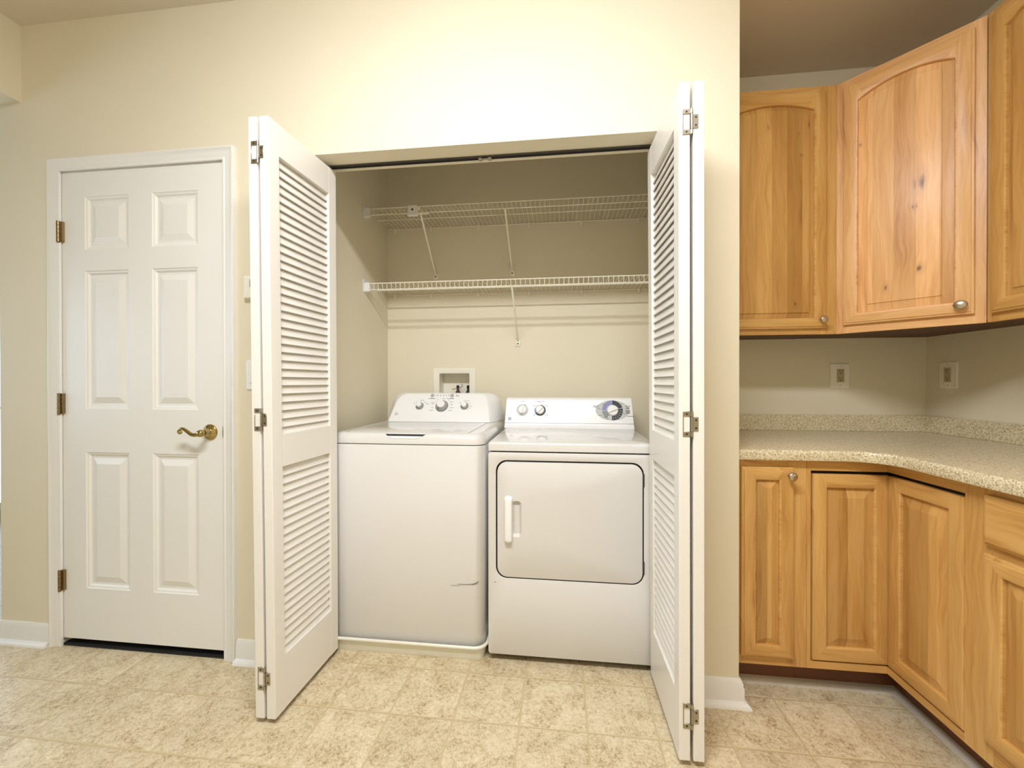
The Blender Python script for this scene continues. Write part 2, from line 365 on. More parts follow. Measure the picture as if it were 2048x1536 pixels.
# edges and back of the slab
loft(b, [[(LX0, y0, LZ0), (LX1, y0, LZ0), (LX1, y0, LZ1), (LX0, y0, LZ1)], [(LX0, y0+.035, LZ0), (LX1, y0+.035, LZ0), (LX1, y0+.035, LZ1), (LX0, y0+.035, LZ1)]], first=False)
leaf = obj('door_leaf', b, TRIM, d1)
b = bm_()
for x0, x1, z0, z1 in ((DX0-0.018, DX0, 0, DZ+.018), (DX1, DX1+.018, 0, DZ+.018), (DX0, DX1, DZ, DZ+.018)): box(b, x0, x1, 0.0, WT, z0, z1)
box(b, DX0, DX0+.010, 0.042, 0.075, 0, DZ); box(b, DX1-.010, DX1, 0.042, 0.075, 0, DZ); box(b, DX0, DX1, 0.042, 0.075, DZ-.01, DZ)
obj('jamb', b, TRIM, d1)
# casing: swept colonial profile, mitred; (w from inner edge, t out)
CP = [(0, 0), (0, .009), (.003, .0105), (.008, .0105), (.011, .0085), (.015, .0095), (.030, .0125), (.042, .0145), (.045, .0165), (.048, .0175), (.052, .0165), (.0535, .012), (.0535, 0)]
ix0, ix1, iz = 0.019, 0.797, 2.089   # inner edge
ix0, ix1 = 0.013, 0.8005
b = bm_()
loft(b, [[(ix0-w_, -t, 0.0) for w_, t in CP], [(ix0-w_, -t, iz+w_) for w_, t in CP], [(ix1+w_, -t, iz+w_) for w_, t in CP], [(ix1+w_, -t, 0.0) for w_, t in CP]])
obj('casing', b, TRIM, d1, smooth=30)
for zc in (1.825, 1.070, 0.292):
    b = bm_(); x = 0.010
    for k in range(5):
        z0 = zc-0.046+k*0.0185; lathe(b, (x, -0.010, z0), (0, 0, 1), [(.0, 0), (.0062, .0006), (.0062, .0172), (.0, .0178)], 12)
    lathe(b, (x, -0.010, zc-.050), (0, 0, 1), [(.0, 0), (.005, .001), (.0062, .004)], 12)
    box(b, x, x+.016, -0.007, 0.0042, zc-.044, zc+.044)
    obj('hinge', b, AGED, d1, smooth=40)
lever = thing('_tmp', '', '', (0, 0, 0)); bpy.data.objects.remove(lever); ROOTS.pop()
b = bm_()
lathe(b, (0.731, y0, 0.953), (0, -1, 0), [(0.0, -.001), (.0335, 0), (.0335, .003), (.031, .006), (.026, .0095), (.019, .012), (.0165, .014), (.0155, .019), (.0125, .023), (.0115, .034), (.013, .037), (.0145, .040), (.0155, .047), (.0135, .056), (.008, .060), (.0, .061)], 28)
pts = [(0.731, -.046, .953), (.722, -.049, .949), (.712, -.051, .947), (.700, -.052, .948), (.690, -.052, .953), (.680, -.052, .960), (.670, -.052, .967), (.660, -.052, .972), (.651, -.052, .973), (.643, -.052, .970), (.638, -.052, .964), (.638, -.052, .957), (.643, -.052, .953), (.649, -.052, .954), (.651, -.052, .959), (.648, -.052, .9625), (.6445, -.052, .961)]
tube(b, pts, [.009, .0088, .008, .0075, .0072, .0068, .0064, .006, .0056, .0052, .005, .0048, .0046, .0044, .0042, .004, .0036], 12)
obj('lever_handle', b, BRASS, d1, smooth=50)
b = bm_(); lathe(b, (0.7893, .0030, .9535), (0, -1, 0), [(0, 0), (.004, .0002), (.004, .0006), (0, .0007)], 12, sx=.65, sy=6.5)
obj('latch_plate', b, AGED, d1)
b = bm_(); box(b, DX0+.0005, DX1-.0005, .001, .16, 0, .005); obj('door_gap_shade', b, DARK, d1)  # black strip standing in for the shade under the door leaf

# ------------------------------------------------------------------ bifold closet doors (door_2, door_3)
PT, GAP = 0.0325, 0.0085
def bifold(name, label, face_x, sgn, f_bot, f_top, r_bot, r_top, yf, yr, pivot_rear):
    """inner panel's room face at x = f (front edge) .. r (rear edge); sgn = direction that face looks"""
    root = thing(name, label, 'closet door', (face_x, 0.0, 0.0), kind='structure')
    ZB, ZT = 0.020, 2.063
    def warp(bm, outer):
        for v in bm.verts:
            t, w = (v.co.y-yf)/(yr-yf), v.co.z/2.063
            f = f_bot+(f_top-f_bot)*w; r_ = r_bot+(r_top-r_bot)*w
            base = f+(r_-f)*t
            v.co.x = base - sgn*(v.co.x+(0.030*t if outer else 0))      # the outer leaf splays towards its pivot
    def panel(off, flip):
        # local x: 0 = room face of the inner panel going deeper; y, z world
        b = bm_(); st = 0.050
        x0, x1 = off, off+PT
        z = [ZB, 0.209, 0.868, 0.980, 1.951, ZT]
        cut = 0.0
        box(b, x0, x1, yf, yf+st, ZB, ZT, bev=.0022); box(b, x0, x1, yr-st, yr, ZB, ZT, bev=.0022)
        for z0, z1 in ((z[0], z[1]), (z[2], z[3]), (z[4], z[5])):
            box(b, x0+.0004, x1-.0004, yf+st-.001, yr-st+.001, z0+(0.0022 if z0 == ZB else 0), z1-(0.0022 if z1 == ZT else 0))
        warp(b, off); P = obj('folding_panel', b, BIFOLD, root)
        for z0, z1, n in ((z[1], z[2], 22), (z[3], z[4], 33)):
            b = bm_(); pitch = (z1-z0)/n
            ya, yb = yf+st+.0002, yr-st-.0002
            for k in range(n):
                zc = z0+(k+0.5)*pitch
                # slat: low edge towards the room face, high edge towards the closet face
                lo, hi, th = 0.0080, 0.0228, 0.0045
                if flip: lo, hi = PT-lo, PT-hi
                zl, zh = zc-0.0195, zc+0.0225
                dx, dz = hi-lo, zh-zl; L = math.hypot(dx, dz); nx, nz = -dz/L*th/2, dx/L*th/2
                if flip: pass
                sec = [(x0+lo-nx, zl-nz), (x0+hi-nx, zh-nz), (x0+hi+nx, zh+nz), (x0+lo+nx, zl+nz)]
                sec = [(p, max(z0+.0003, min(z1-.0003, q))) for p, q in sec]
                loft(b, [[(p, ya, q) for p, q in sec], [(p, yb, q) for p, q in sec]])
            warp(b, off); obj('louver_section', b, BIFOLD, P)
        return P
    panel(0.0, False); panel(PT+GAP, True)
    for zc in (1.941, 1.036, 0.157):
        b = bm_(); w = zc/2.063; f = f_bot+(f_top-f_bot)*w
        X = lambda q: f-sgn*q
        def plate(q0, q1, z0, z1, d=.0022):
            box(b, min(X(q0), X(q1)), max(X(q0), X(q1)), yf-d, yf+.0005, z0, z1, bev=.0006, seg=1)
        cx = PT+GAP/2
        # large leaf on one edge (a window cut in it), small leaf on the other; side by photo
        big0, sm0 = (cx+.003, cx-.003) if sgn > 0 else (cx-.003, cx+.003)
        e = 1 if sgn > 0 else -1
        plate(big0, big0+e*.023, zc+.023, zc+.038); plate(big0, big0+e*.023, zc-.038, zc-.023); plate(big0+e*.0205, big0+e*.023, zc-.0235, zc+.0235)
        plate(sm0, sm0-e*.016, zc-.021, zc+.021)
        for z0, z1, r_ in ((zc-.038, zc-.0235, .0036), (zc-.0225, zc+.0225, .0032), (zc+.0235, zc+.038, .0036)):
            lathe(b, (X(cx), yf-.003, z0), (0, 0, 1), [(0, 0), (r_, .0003), (r_, z1-z0-.0003), (0, z1-z0)], 10)
        for q, zz in ((big0+e*.012, zc+.030), (big0+e*.012, zc-.030), (sm0-e*.009, zc+.012), (sm0-e*.009, zc-.012)):
            lathe(b, (X(q), yf-.0022, zz), (0, -1, 0), [(0, 0), (.0030, .0001), (.0026, .0008), (0, .0009)], 8, mi=1)
        obj('hinge', b, [STEEL, DARK], root, smooth=40)
    return root
bifold('door_2', 'white louvered bifold door folded open beside the washer', 1.24, 1, 1.2385, 1.2165, 1.247, 1.241, -0.281, 0.096, True)
bifold('door_3', 'white louvered bifold door folded open beside the dryer', 2.55, -1, 2.5515, 2.5485, 2.549, 2.536, -0.276, 0.099, True)
t = thing('door_track', 'dark metal sliding track under the closet header', 'track', (1.9, 0.1, 2.07))
b = bm_()
for y0_, y1_, z0_ in ((0.083, 0.0850, 2.0805), (0.1065, 0.1085, 2.0815)): box(b, OX0+.004, OX1-.004, y0_, y1_, z0_, 2.0855)
box(b, OX0+.004, OX1-.004, 0.0850, 0.1065, 2.0845, 2.0858, mi=1)
obj('rail', b, [TRACK, DARK], t)
b = bm_(); box(b, 1.862, 1.878, .086, .106, 2.074, 2.0842, bev=.002); box(b, 1.902, 1.918, .086, .106, 2.074, 2.0842, bev=.002); rod(b, (1.878, .096, 2.079), (1.902, .096, 2.079), .003)
obj('stop_clip', b, STEEL, t)

# ------------------------------------------------------------------ text and emblem helpers
def text(name, s, size, pos, ux, uz, m, parent):
    cu = bpy.data.curves.new(name, 'FONT'); cu.body = s; cu.size = size; cu.align_x = 'CENTER'; cu.align_y = 'CENTER'; cu.extrude = 0.0001
    o = bpy.data.objects.new(name+'_c', cu); COL.objects.link(o)
    dg = bpy.context.evaluated_depsgraph_get(); me = bpy.data.meshes.new_from_object(o.evaluated_get(dg))
    b = bm_(); b.from_mesh(me); bpy.data.objects.remove(o); bpy.data.meshes.remove(me)
    ux, uz = Vector(ux).normalized(), Vector(uz).normalized(); n = ux.cross(uz); P = Vector(pos)
    for v in b.verts: v.co = P+ux*v.co.x+uz*v.co.y+n*(v.co.z+.0003)
    return obj(name, b, m, parent)
def ring(b, P, ux, uz, n, r0, r1, a0, a1, d, mi=0, seg=40, ex=1.0):
    P = Vector(P); k = max(3, int(seg*abs(a1-a0)/360))
    A = [math.radians(a0+(a1-a0)*i/k) for i in range(k+1)]
    f = lambda r, a, dd: P+ux*r*math.cos(a)*ex+uz*r*math.sin(a)+n*dd
    for i in range(k):
        q = [(r0, A[i]), (r1, A[i]), (r1, A[i+1]), (r0, A[i+1])]
        top = [b.verts.new(f(r, a, d)) for r, a in q]; bot = [b.verts.new(f(r, a, -.0004)) for r, a in q]
        for fc in ([top[0], top[1], top[2], top[3]], [top[1], bot[1], bot[2], top[2]], [top[0], top[3], bot[3], bot[0]]):
            b.faces.new(fc).material_index = mi
def disc(b, P, ux, uz, n, r, d, mi=0, seg=40, ex=1.0, uz_s=1.0):
    P = Vector(P); lp = lambda dd, rr: [P+ux*rr*ex*math.cos(a)+uz*rr*uz_s*math.sin(a)+n*dd for a in (2*math.pi*k/seg for k in range(seg))]
    loft(b, [lp(-.0004, r), lp(d, r)], first=False, mi=mi)
def emblem(P, ux, uz, r, m, parent):
    n = ux.cross(uz); b = bm_(); P = Vector(P)
    ring(b, P, ux, uz, n, r*.80, r, 0, 360, .0004)
    q = lambda x, z: P+ux*x*r+uz*z*r+n*.0005
    for k in range(4):                                     # four little curls round the rim
        a = math.radians(45+90*k); c = Vector((math.cos(a), math.sin(a)))
        ring(b, P+ux*c.x*r*.86+uz*c.y*r*.86, ux, uz, n, r*.10, r*.24, 0, 360, .0005, seg=14)
    for sx in (-1, 1):                                     # looped script strokes in the middle
        tube(b, [q(sx*.12+.30*math.cos(t), .04*sx+.36*math.sin(t)) for t in (math.radians(40*sx+g) for g in range(0, 300, 25))], r*.055, 5)
    tube(b, [q(-.42, -.45), q(-.2, -.05), q(.1, .05), q(.42, -.12), q(.5, -.42)], r*.05, 5)
    return obj('badge', b, m, parent)

# ------------------------------------------------------------------ drain pan and washing machine
pn = thing('drain_pan', 'shallow off-white plastic drain pan under the washer', 'drain pan', (1.54, 0.44, 0.0))
b = bm_()
def pl(i, z, r): return XY(rrect(1.170+i, 1.8955-i, 0.094+i, 0.84-i, r, 6), z)
loft(b, [pl(.022, 0.0, .03), pl(.020, .004, .035), pl(.012, .050, .05), pl(.004, .053, .055), pl(.0, .057, .058), pl(.0, .062, .058), pl(.005, .066, .053), pl(.011, .064, .05), pl(.015, .058, .045), pl(.024, .012, .03), pl(.024, .010, .03)])
obj('pan_body', b, PAN, pn, smooth=40)

wm = thing('washing_machine', 'white top-loading washing machine with a black scratch low on its front', 'washing machine', (1.533, 0.45, 0.012))
WX0, WX1, WY0, WY1 = 1.192, 1.8785, 0.119, 0.80
def wl(i, z, r=.052): return XY(rrect(WX0+i, WX1-i, WY0+i, WY1-i, r, 6), z)
b = bm_()
loft(b, [wl(.01, .040), wl(.002, .046), wl(0, .052), wl(0, .892), wl(.002, .8945), wl(.010, .8950), wl(.010, .899)], mis=[0, 0, 0, 0, 0, 1])
obj('cabinet', b, [ENAMEL, DARK], wm, smooth=45)
for x in (WX0+.06, WX1-.06):
    for y in (WY0+.08, WY1-.06):
        b = bm_(); lathe(b, (x, y, .0108), (0, 0, 1), [(0, 0), (.022, 0), (.022, .010), (.008, .012), (.008, .034)], 14); obj('foot', b, BLACKR, wm)
b = bm_()
DKZ = 0.944
def dl(i, z, r, fy=0.0): return XY(rrect(WX0+i-.001, WX1-i+.001, WY0-.001+i+fy, WY1-i, r, 6), z)
lid = lambda z, i=0: XY(rrect(1.262+i, 1.806-i, 0.150+i, 0.590-i, .014, 6), z)
loft(b, [dl(.008, .897, .050), dl(0, .8985, .053), dl(0, .906, .053), dl(.003, .918, .052), dl(.008, .931, .048), dl(.014, .9385, .043), dl(.022, .9430, .038), dl(.030, DKZ, .032), lid(DKZ, -.0018), lid(DKZ-.006, -.0018)], last=True, mis=[0]*8+[1])
obj('top_deck', b, [ENAMEL, DARK], wm, smooth=50)
b = bm_(); loft(b, [lid(DKZ-.005), lid(DKZ+.0005), lid(DKZ+.0018, .002)], first=True, last=True)
obj('lid', b, ENAMEL, wm, smooth=40)
# scooped finger pocket in the front edge: shade painted as a dark strip, lip above, pale scoop below
DP = [(.906, .118), (.918, .121), (.931, .126), (.9385, .132), (.9430, .140), (.944, .148)]
def dy(z):
    for (z0, y0_), (z1, y1_) in zip(DP[:-1], DP[1:]):
        if z0 <= z <= z1: return y0_+(y1_-y0_)*(z-z0)/(z1-z0)
    return DP[0][1] if z < .906 else DP[-1][1]
def strip(b, rows, out, mi):
    f = [[(x, dy(z)-o, z) for x in (x0, x1)] for (x0, x1, z), o in zip(rows, out)]
    for (p, q), (r_, t_) in zip(f[:-1], f[1:]): b.faces.new([b.verts.new(v) for v in (p, q, t_, r_)]).material_index = mi
b = bm_()
strip(b, [(1.443, 1.626, .9405), (1.447, 1.622, .9375), (1.452, 1.617, .9345), (1.457, 1.612, .9315)], [.0005, .0006, .0006, .0005], 1)
strip(b, [(1.457, 1.612, .9316), (1.468, 1.600, .9275), (1.478, 1.590, .9235), (1.484, 1.584, .9205)], [.0004, .0012, .0032, .0010], 0)
strip(b, [(1.438, 1.631, .9425), (1.441, 1.628, .9415), (1.444, 1.625, .9400)], [.0006, .0040, .0046], 0)
strip(b, [(1.444, 1.625, .9400), (1.445, 1.624, .9395)], [.0046, .0004], 0)
obj('lid_handle', b, [PLASTIC, DARK], wm)
# control console
cxm = 1.5345
def con(hb, ht, zb, zt, yb, yt, r, crown=.006, n=6):
    o = []
    for x_, z_ in rrect(-1, 1, 0, 1, 0.0001, 2): pass
    H = zt-zb; rr = r
    pts = []
    for sx, cz, a0 in ((1, 1, 0), (-1, 1, 90), (-1, 0, 180), (1, 0, 270)):
        rad = rr if cz else .006
        for k in range(n):
            a = math.radians(a0+90*k/(n-1))
            zz = (zt-rad+rad*math.sin(a)) if cz else (zb+rad+rad*math.sin(a))
            t_ = (zz-zb)/H; hw = hb+(ht-hb)*t_
            pts.append((sx*(hw-rad)+rad*math.cos(a), zz, t_))
    # crown along the top
    res = []
    for x_, zz, t_ in pts:
        res.append((cxm+x_, yb+(yt-yb)*t_, zz+crown*(t_**3)*(1-(x_/hb)**2)))
    return res
b = bm_()
loft(b, [con(.279, .250, .950, 1.088, .604, .694, .040), con(.284, .2555, .946, 1.093, .603, .6985, .044), con(.2885, .261, .944, 1.0965, .607, .706, .048), con(.296, .270, .943, 1.0985, .620, .718, .052), con(.318, .298, .943, 1.099, .675, .740, .056), con(.330, .311, .943, 1.098, .740, .760, .056), con(.334, .316, .943, 1.094, .796, .796, .054)])
obj('console', b, PLASTIC, wm, smooth=50)
WUX = Vector((1, 0, 0)); WUZ = Vector((0, .100, .155)).normalized(); WN = WUX.cross(WUZ)
def wp(x, z, d=0.0):    # point on the console face
    t_ = (z-.945)/.155; return Vector((x, .6015+.1*t_*0.985, z))+WN*d
for x, z, r in ((1.413, 1.029, .0215), (1.541, 1.029, .034), (1.670, 1.030, .0215)):
    b = bm_(); s = r/.034
    lathe(b, wp(x, z), WN, [(0, -.003), (r*1.12, 0), (r*1.12, .0012), (r*1.0, .003), (r*1.0, .004), (r*.93, .006), (r*.70, .012*s+.004), (r*.66, .020*s+.006), (r*.60, .024*s+.006), (r*.55, .0255*s+.006), (0, .026*s+.006)], 32, mis=[1, 1, 1, 0, 2, 0, 0, 3, 3, 3])
    k = obj('cycle_knob' if r > .03 else 'knob', b, [GREYW, INKL, INKK, PLASTIC, DARK], wm, smooth=40)
    P = wp(x, z); tip = P+(-WUX*.30-WUZ*.62)*r+WN*(.020*s+.006)
    b = bm_(); rod(b, tip, tip+(-WUX*.10-WUZ*.25)*r, r*.07, 6); obj('pointer', b, INKK, k)
for x, z in ((1.476, 1.087), (1.590, 1.087)):
    b = bm_(); lathe(b, wp(x, z), WN, [(0, -.001), (.0105, 0), (.0105, .002), (.009, .003), (0, .003)], 24); obj('button', b, GREYW, wm, smooth=40)
def bar(x, z, w_, h_=.0022):             # illegible small print: one short dark bar per word
    b = bm_()
    P = wp(x, z, .0004); q = [P-WUX*w_/2-WUZ*h_/2, P+WUX*w_/2-WUZ*h_/2, P+WUX*w_/2+WUZ*h_/2, P-WUX*w_/2+WUZ*h_/2]
    loft(b, [[p-WN*.0006 for p in q], q]); obj('printed_word', b, INK, wm)
for x in (1.507, 1.524, 1.541, 1.556, 1.571): bar(x, 1.0885, .008); bar(x, 1.084, .004, .0015)
for x, z, w_ in ((1.494, 1.0865, .007), (1.476, 1.0735, .022), (1.476, 1.0695, .045), (1.590, 1.0735, .022), (1.590, 1.0695, .028), (1.618, 1.089, .013), (1.622, 1.0845, .022),
                 (1.545, 1.0695, .014), (1.568, 1.071, .014), (1.574, 1.063, .008), (1.592, 1.052, .018), (1.595, 1.037, .016), (1.598, 1.021, .024), (1.592, 1.006, .024),
                 (1.484, 1.047, .017), (1.486, 1.040, .015), (1.488, 1.021, .013), (1.484, 1.007, .023), (1.500, 1.053, .007), (1.512, 1.064, .006),
                 (1.378, 1.043, .008), (1.390, 1.049, .007), (1.440, 1.049, .008), (1.456, 1.041, .018), (1.642, 1.047, .008), (1.698, 1.045, .006), (1.706, 1.030, .011), (1.700, 1.020, .009), (1.690, 1.012, .006)): bar(x, z, w_, .002)
text('printed_word', 'Load Size', .0062, wp(1.420, 1.0605), WUX, WUZ, INK, wm)
text('printed_word', 'Temperature', .0062, wp(1.678, 1.0585), WUX, WUZ, INK, wm)
emblem(wp(1.287, .988), WUX, WUZ, .0105, mat('grey_emblem', srgb(150, 148, 142), .4), wm)
b = bm_()
yF = WY0-.0004
tube(b, [(1.766, yF, .313), (1.79, yF, .3125), (1.815, yF, .314), (1.835, yF, .3165), (1.847, yF+.002, .320), (1.856, yF+.006, .3265)], [.0008, .0016, .0018, .0024, .0030, .0012], 6, flat=.25)
tube(b, [(1.735, yF, .306), (1.755, yF, .3062), (1.778, yF, .3068)], [.0004, .0011, .0006], 6, flat=.3)
obj('scratch', b, DARK, wm)

# ------------------------------------------------------------------ dryer
dr = thing('clothes_dryer', 'white front-loading clothes dryer with a square hinged door', 'clothes dryer', (2.239, 0.45, 0.0))
RX0, RX1, RY0, RY1 = 1.8965, 2.582, 0.118, 0.80
b = bm_()
fr = lambda y, i=0, r=.012: XZ(rrect(RX0+i, RX1-i, .030+i, .872-i, r, 8), y)
op = lambda y, i=0: XZ(rrect(1.930+i, 2.527-i, .350+i, .839-i, .046, 8), y)
loft(b, [fr(RY1), fr(RY0+.006), fr(RY0+.0015, .0015), fr(RY0, .004), op(RY0, -.003), op(RY0+.002, 0), op(RY0+.022, 0)], mis=[0, 0, 0, 0, 0, 1], last=True)
box(b, RX0+.012, RX1-.012, RY0+.012, RY1-.01, .871, .878, mi=1); box(b, RX0+.02, RX1-.02, RY0+.03, RY1-.02, .012, .031, mi=1)
obj('cabinet', b, [ENAMEL, DARK], dr, smooth=40)
for x in (RX0+.05, RX1-.05):
    for y in (RY0+.07, RY1-.06):
        b = bm_(); lathe(b, (x, y, 0), (0, 0, 1), [(0, 0), (.018, 0), (.018, .008), (.007, .010), (.007, .03)], 12); obj('foot', b, BLACKR, dr)
b = bm_()
tl = lambda i, z: XY(rrect(RX0+i, RX1-i, RY0-.002+i, RY1-i, .012, 5), z)
loft(b, [tl(.006, .8765), tl(0, .878), tl(0, .903), tl(.0015, .909), tl(.006, .9135), tl(.012, .9150)])
obj('top_deck', b, ENAMEL, dr, smooth=50)
b = bm_()
dd = lambda y, i=0: XZ(rrect(1.9355+i, 2.5225-i, .3545+i, .8325-i, .042, 8), y)
rec = lambda y, i=0, rr=.016: XZ(rrect(1.994+i, 2.037-i, .522+i, .672-i, rr, 8), y)
loft(b, [dd(RY0+.018), dd(RY0+.003), dd(RY0-.001, .001), dd(RY0-.0025, .004), rec(RY0-.0025), rec(RY0+.001, .002), rec(RY0+.012, .010, .009)], last=True)
door = obj('door', b, ENAMEL, dr, smooth=40)
b = bm_()
# handle: a proud grip beside a scooped recess
hl = lambda y, i, r: XZ(rrect(1.966+i, 2.000-i*.4, .500+i*1.5, .692-i*1.5, r, 6), y)
loft(b, [hl(RY0-.001, 0, .012), hl(RY0-.010, .0005, .012), hl(RY0-.021, .003, .010), hl(RY0-.0245, .006, .007), hl(RY0-.0255, .010, .004)])
obj('handle', b, PLASTIC, door, smooth=50)
for zc in (.770, .420):
    b = bm_(); box(b, 2.5235, 2.5285, RY0-.002, RY0+.002, zc-.027, zc+.027, bev=.0008, seg=1)
    rod(b, (2.5262, RY0-.002, zc-.026), (2.5262, RY0-.002, zc+.026), .0026, 8); obj('hinge', b, mat('dull_hinge_steel', (0.10, .095, .09), .4, .8), dr)
b = bm_()
for x, z, r in ((1.9265, .331, .0022), (1.9345, .3305, .0010)): lathe(b, (x, RY0-.0003, z), (0, -1, 0), [(0, 0), (r, .0001), (0, .0002)], 8)
obj('chip_mark', b, DARK, dr)
# console
b = bm_()
prof = [(.640, .9140), (.648, .922), (.654, .932), (.657, .938), (.6575, .9395), (.6600, .9398), (.6600, .9412), (.6580, .9415), (.6595, .945), (.692, 1.062), (.6965, 1.070), (.704, 1.0755), (.720, 1.0765), (.770, 1.0765), (.785, 1.070), (.798, 1.04), (.798, .914)]
def side(x_in, k): return [(x_in-k*((z-.914)/.1625)*.0085, y, z) for y, z in prof]
cx_ = (RX0+RX1)/2; hw = .3465
ins = [(.0, 0), (.004, .0)]
A = [[(cx_-hw+.0045+(z-.914)/.1625*.0085, y+.003*(1 if y < .75 else -1), max(.914, z-.003)) for y, z in prof], [(cx_-hw+(z-.914)/.1625*.0085+.001, y, z) for y, z in prof], [(cx_+hw-(z-.914)/.1625*.0085-.001, y, z) for y, z in prof], [(cx_+hw-.0045-(z-.914)/.1625*.0085, y+.003*(1 if y < .75 else -1), max(.914, z-.003)) for y, z in prof]]
loft(b, A)
for f in b.faces:
    zc = f.calc_center_median().z
    if .9392 < zc < .9416 and len(f.verts) == 4: f.material_index = 1
obj('console', b, [PLASTIC, GREYW], dr, smooth=30)
DUX = Vector((1, 0, 0)); DUZ = Vector((0, .0325, .117)).normalized(); DN = DUX.cross(DUZ)
def dp(x, z, d=0.0): return Vector((x, .6595+(z-.945)*.0325/.117, z))+DN*d
def dknob(x, z, r, ang, h=.018):
    b = bm_(); P = dp(x, z)
    lathe(b, P, DN, [(0, -.002), (r*1.05, 0), (r*1.05, .0015), (r, .003), (r*.97, h*.55), (r*.90, h*.75), (0, h*.78)], 32)
    a = math.radians(ang); g = DUX*math.sin(a)+DUZ*math.cos(a); s_ = DN.cross(g)
    t_, w_ = r*.98, r*.20
    q = [P-g*t_-s_*w_, P+g*t_-s_*w_*.8, P+g*t_+s_*w_*.8, P-g*t_+s_*w_]
    loft(b, [[p+DN*h*.5 for p in q], [p+DN*h*1.05 for p in q], [P+(p-P)*.93+DN*h*1.15 for p in q]])
    o = obj('timer_knob' if r > .024 else 'knob', b, PLASTIC, dr, smooth=30); return o
DM = [INK, INKL, INKB, INKK, mat('mid_grey_ink', srgb(140, 142, 140), .45)]
b = bm_(); ring(b, dp(1.990, 1.009), DUX, DUZ, DN, .019, .0335, 0, 360, .0006, 1)
obj('dial_ring', b, DM, dr); b = bm_()
for a0, a1, mi in ((60, -85, 3), (-85, -150, 3), (-150, -200, 2), (-200, -280, 1), (-280, -297, 3)): ring(b, dp(2.087, 1.009), DUX, DUZ, DN, .018, .0315, a0, a1, .0007, mi)
obj('dial_ring', b, DM, dr); b = bm_()
Pt = dp(2.475, 1.011)
disc(b, Pt, DUX, DUZ, DN, .055, .0004, 1, 56, 1.62, 1.0)
for a0, a1, mi in ((92, 182, 2), (186, 235, 4), (238, 262, 1), (265, 372, 3), (376, 450, 3)): ring(b, Pt, DUX, DUZ, DN, .031, .0545, a0, a1, .0008, mi, 60, 1.0)
ring(b, Pt, DUX, DUZ, DN, .029, .0315, 180, 300, .0009, 3, 60)
for a in range(275, 370, 16): ring(b, Pt, DUX, DUZ, DN, .036, .051, a, a+2.2, .0010, 1, 120)
obj('timer_dial', b, DM, dr)
def dbar(x, z, w_, h_=.0028, mi=0):
    b = bm_()
    P = dp(x, z, .0011); q = [P-DUX*w_/2-DUZ*h_/2, P+DUX*w_/2-DUZ*h_/2, P+DUX*w_/2+DUZ*h_/2, P-DUX*w_/2+DUZ*h_/2]
    loft(b, [[p-DN*.0016 for p in q], q]); obj('printed_word', b, DM[mi], dr)
for x, z, w_ in ((1.990, 1.056, .021), (2.078, 1.057, .022), (2.104, 1.057, .013), (2.089, 1.051, .026), (2.005, 1.038, .010), (2.056, 1.034, .018), (2.122, 1.034, .020), (2.056, .984, .015), (2.122, .984, .020),
                 (2.388, 1.034, .034), (2.386, 1.027, .022), (2.404, 1.020, .016), (2.412, .985, .022), (2.432, .974, .022), (2.447, .967, .017), (2.500, .966, .022), (2.556, 1.033, .028), (2.568, .981, .036), (2.536, .993, .010), (2.43, 1.042, .02), (2.52, 1.043, .02)): dbar(x, z, w_, .0022)
for z in (1.023, 1.008, .998): dbar(2.555, z, .018 if z > 1.01 else .022, .009, 4)
dknob(1.990, 1.010, .0225, 12); dknob(2.087, 1.010, .0225, 42); dknob(2.476, 1.010, .0290, 68)
emblem(dp(1.921, .9625), DUX, DUZ, .0085, INKK, dr)

# ------------------------------------------------------------------ washer supply box in the closet wall
ob = thing('washer_supply_box', 'recessed white plumbing box in the wall above the washer', 'plumbing box', (1.548, 0.90, 1.02))
b = bm_()
o_ = lambda y, i=0, r=.004: XZ(rrect(1.415+i, 1.682-i, 1.003+i, 1.250-i, r, 4), y)
n_ = lambda y, i=0, r=.008: XZ(rrect(1.4535+i, 1.6435-i, 1.042+i, 1.2175-i, r, 4), y)
loft(b, [o_(.8995), o_(.8955), o_(.8935, .002), n_(.8935, -.003), n_(.8955), n_(.986, .002), ], first=False, last=True)
obj('box_shell', b, IVORY, ob, smooth=30)
for x, m, zt in ((1.556, COPPER, 1.150), (1.622, BLACKR, 1.152)):
    b = bm_(); lathe(b, (x, .955, 1.042), (0, 0, 1), [(0, 0), (.010, 0), (.010, .035), (.014, .04), (.014, .060), (.009, .066), (.006, .080), (.009, .084), (.009, .098), (.004, .102), (0, .1025)], 14)
    rod(b, (x, .955, 1.085), (x, .925, 1.075), .008, 10); v = obj('valve', b, m, ob, smooth=40)
    b = bm_(); tube(b, [(x, .925, 1.078), (x, .905, 1.075), (x-.004, .880, 1.055), (x-.01, .865, .99), (x-.01, .860, .93)], .0105, 10); obj('hose', b, BLACKR, v, smooth=60)
b = bm_(); tube(b, [(1.520, .950, 1.118), (1.545, .942, 1.124), (1.570, .940, 1.128), (1.590, .945, 1.140), (1.586, .950, 1.150), (1.572, .950, 1.150)], .0022, 6); obj('wire_loop', b, STEEL, ob)

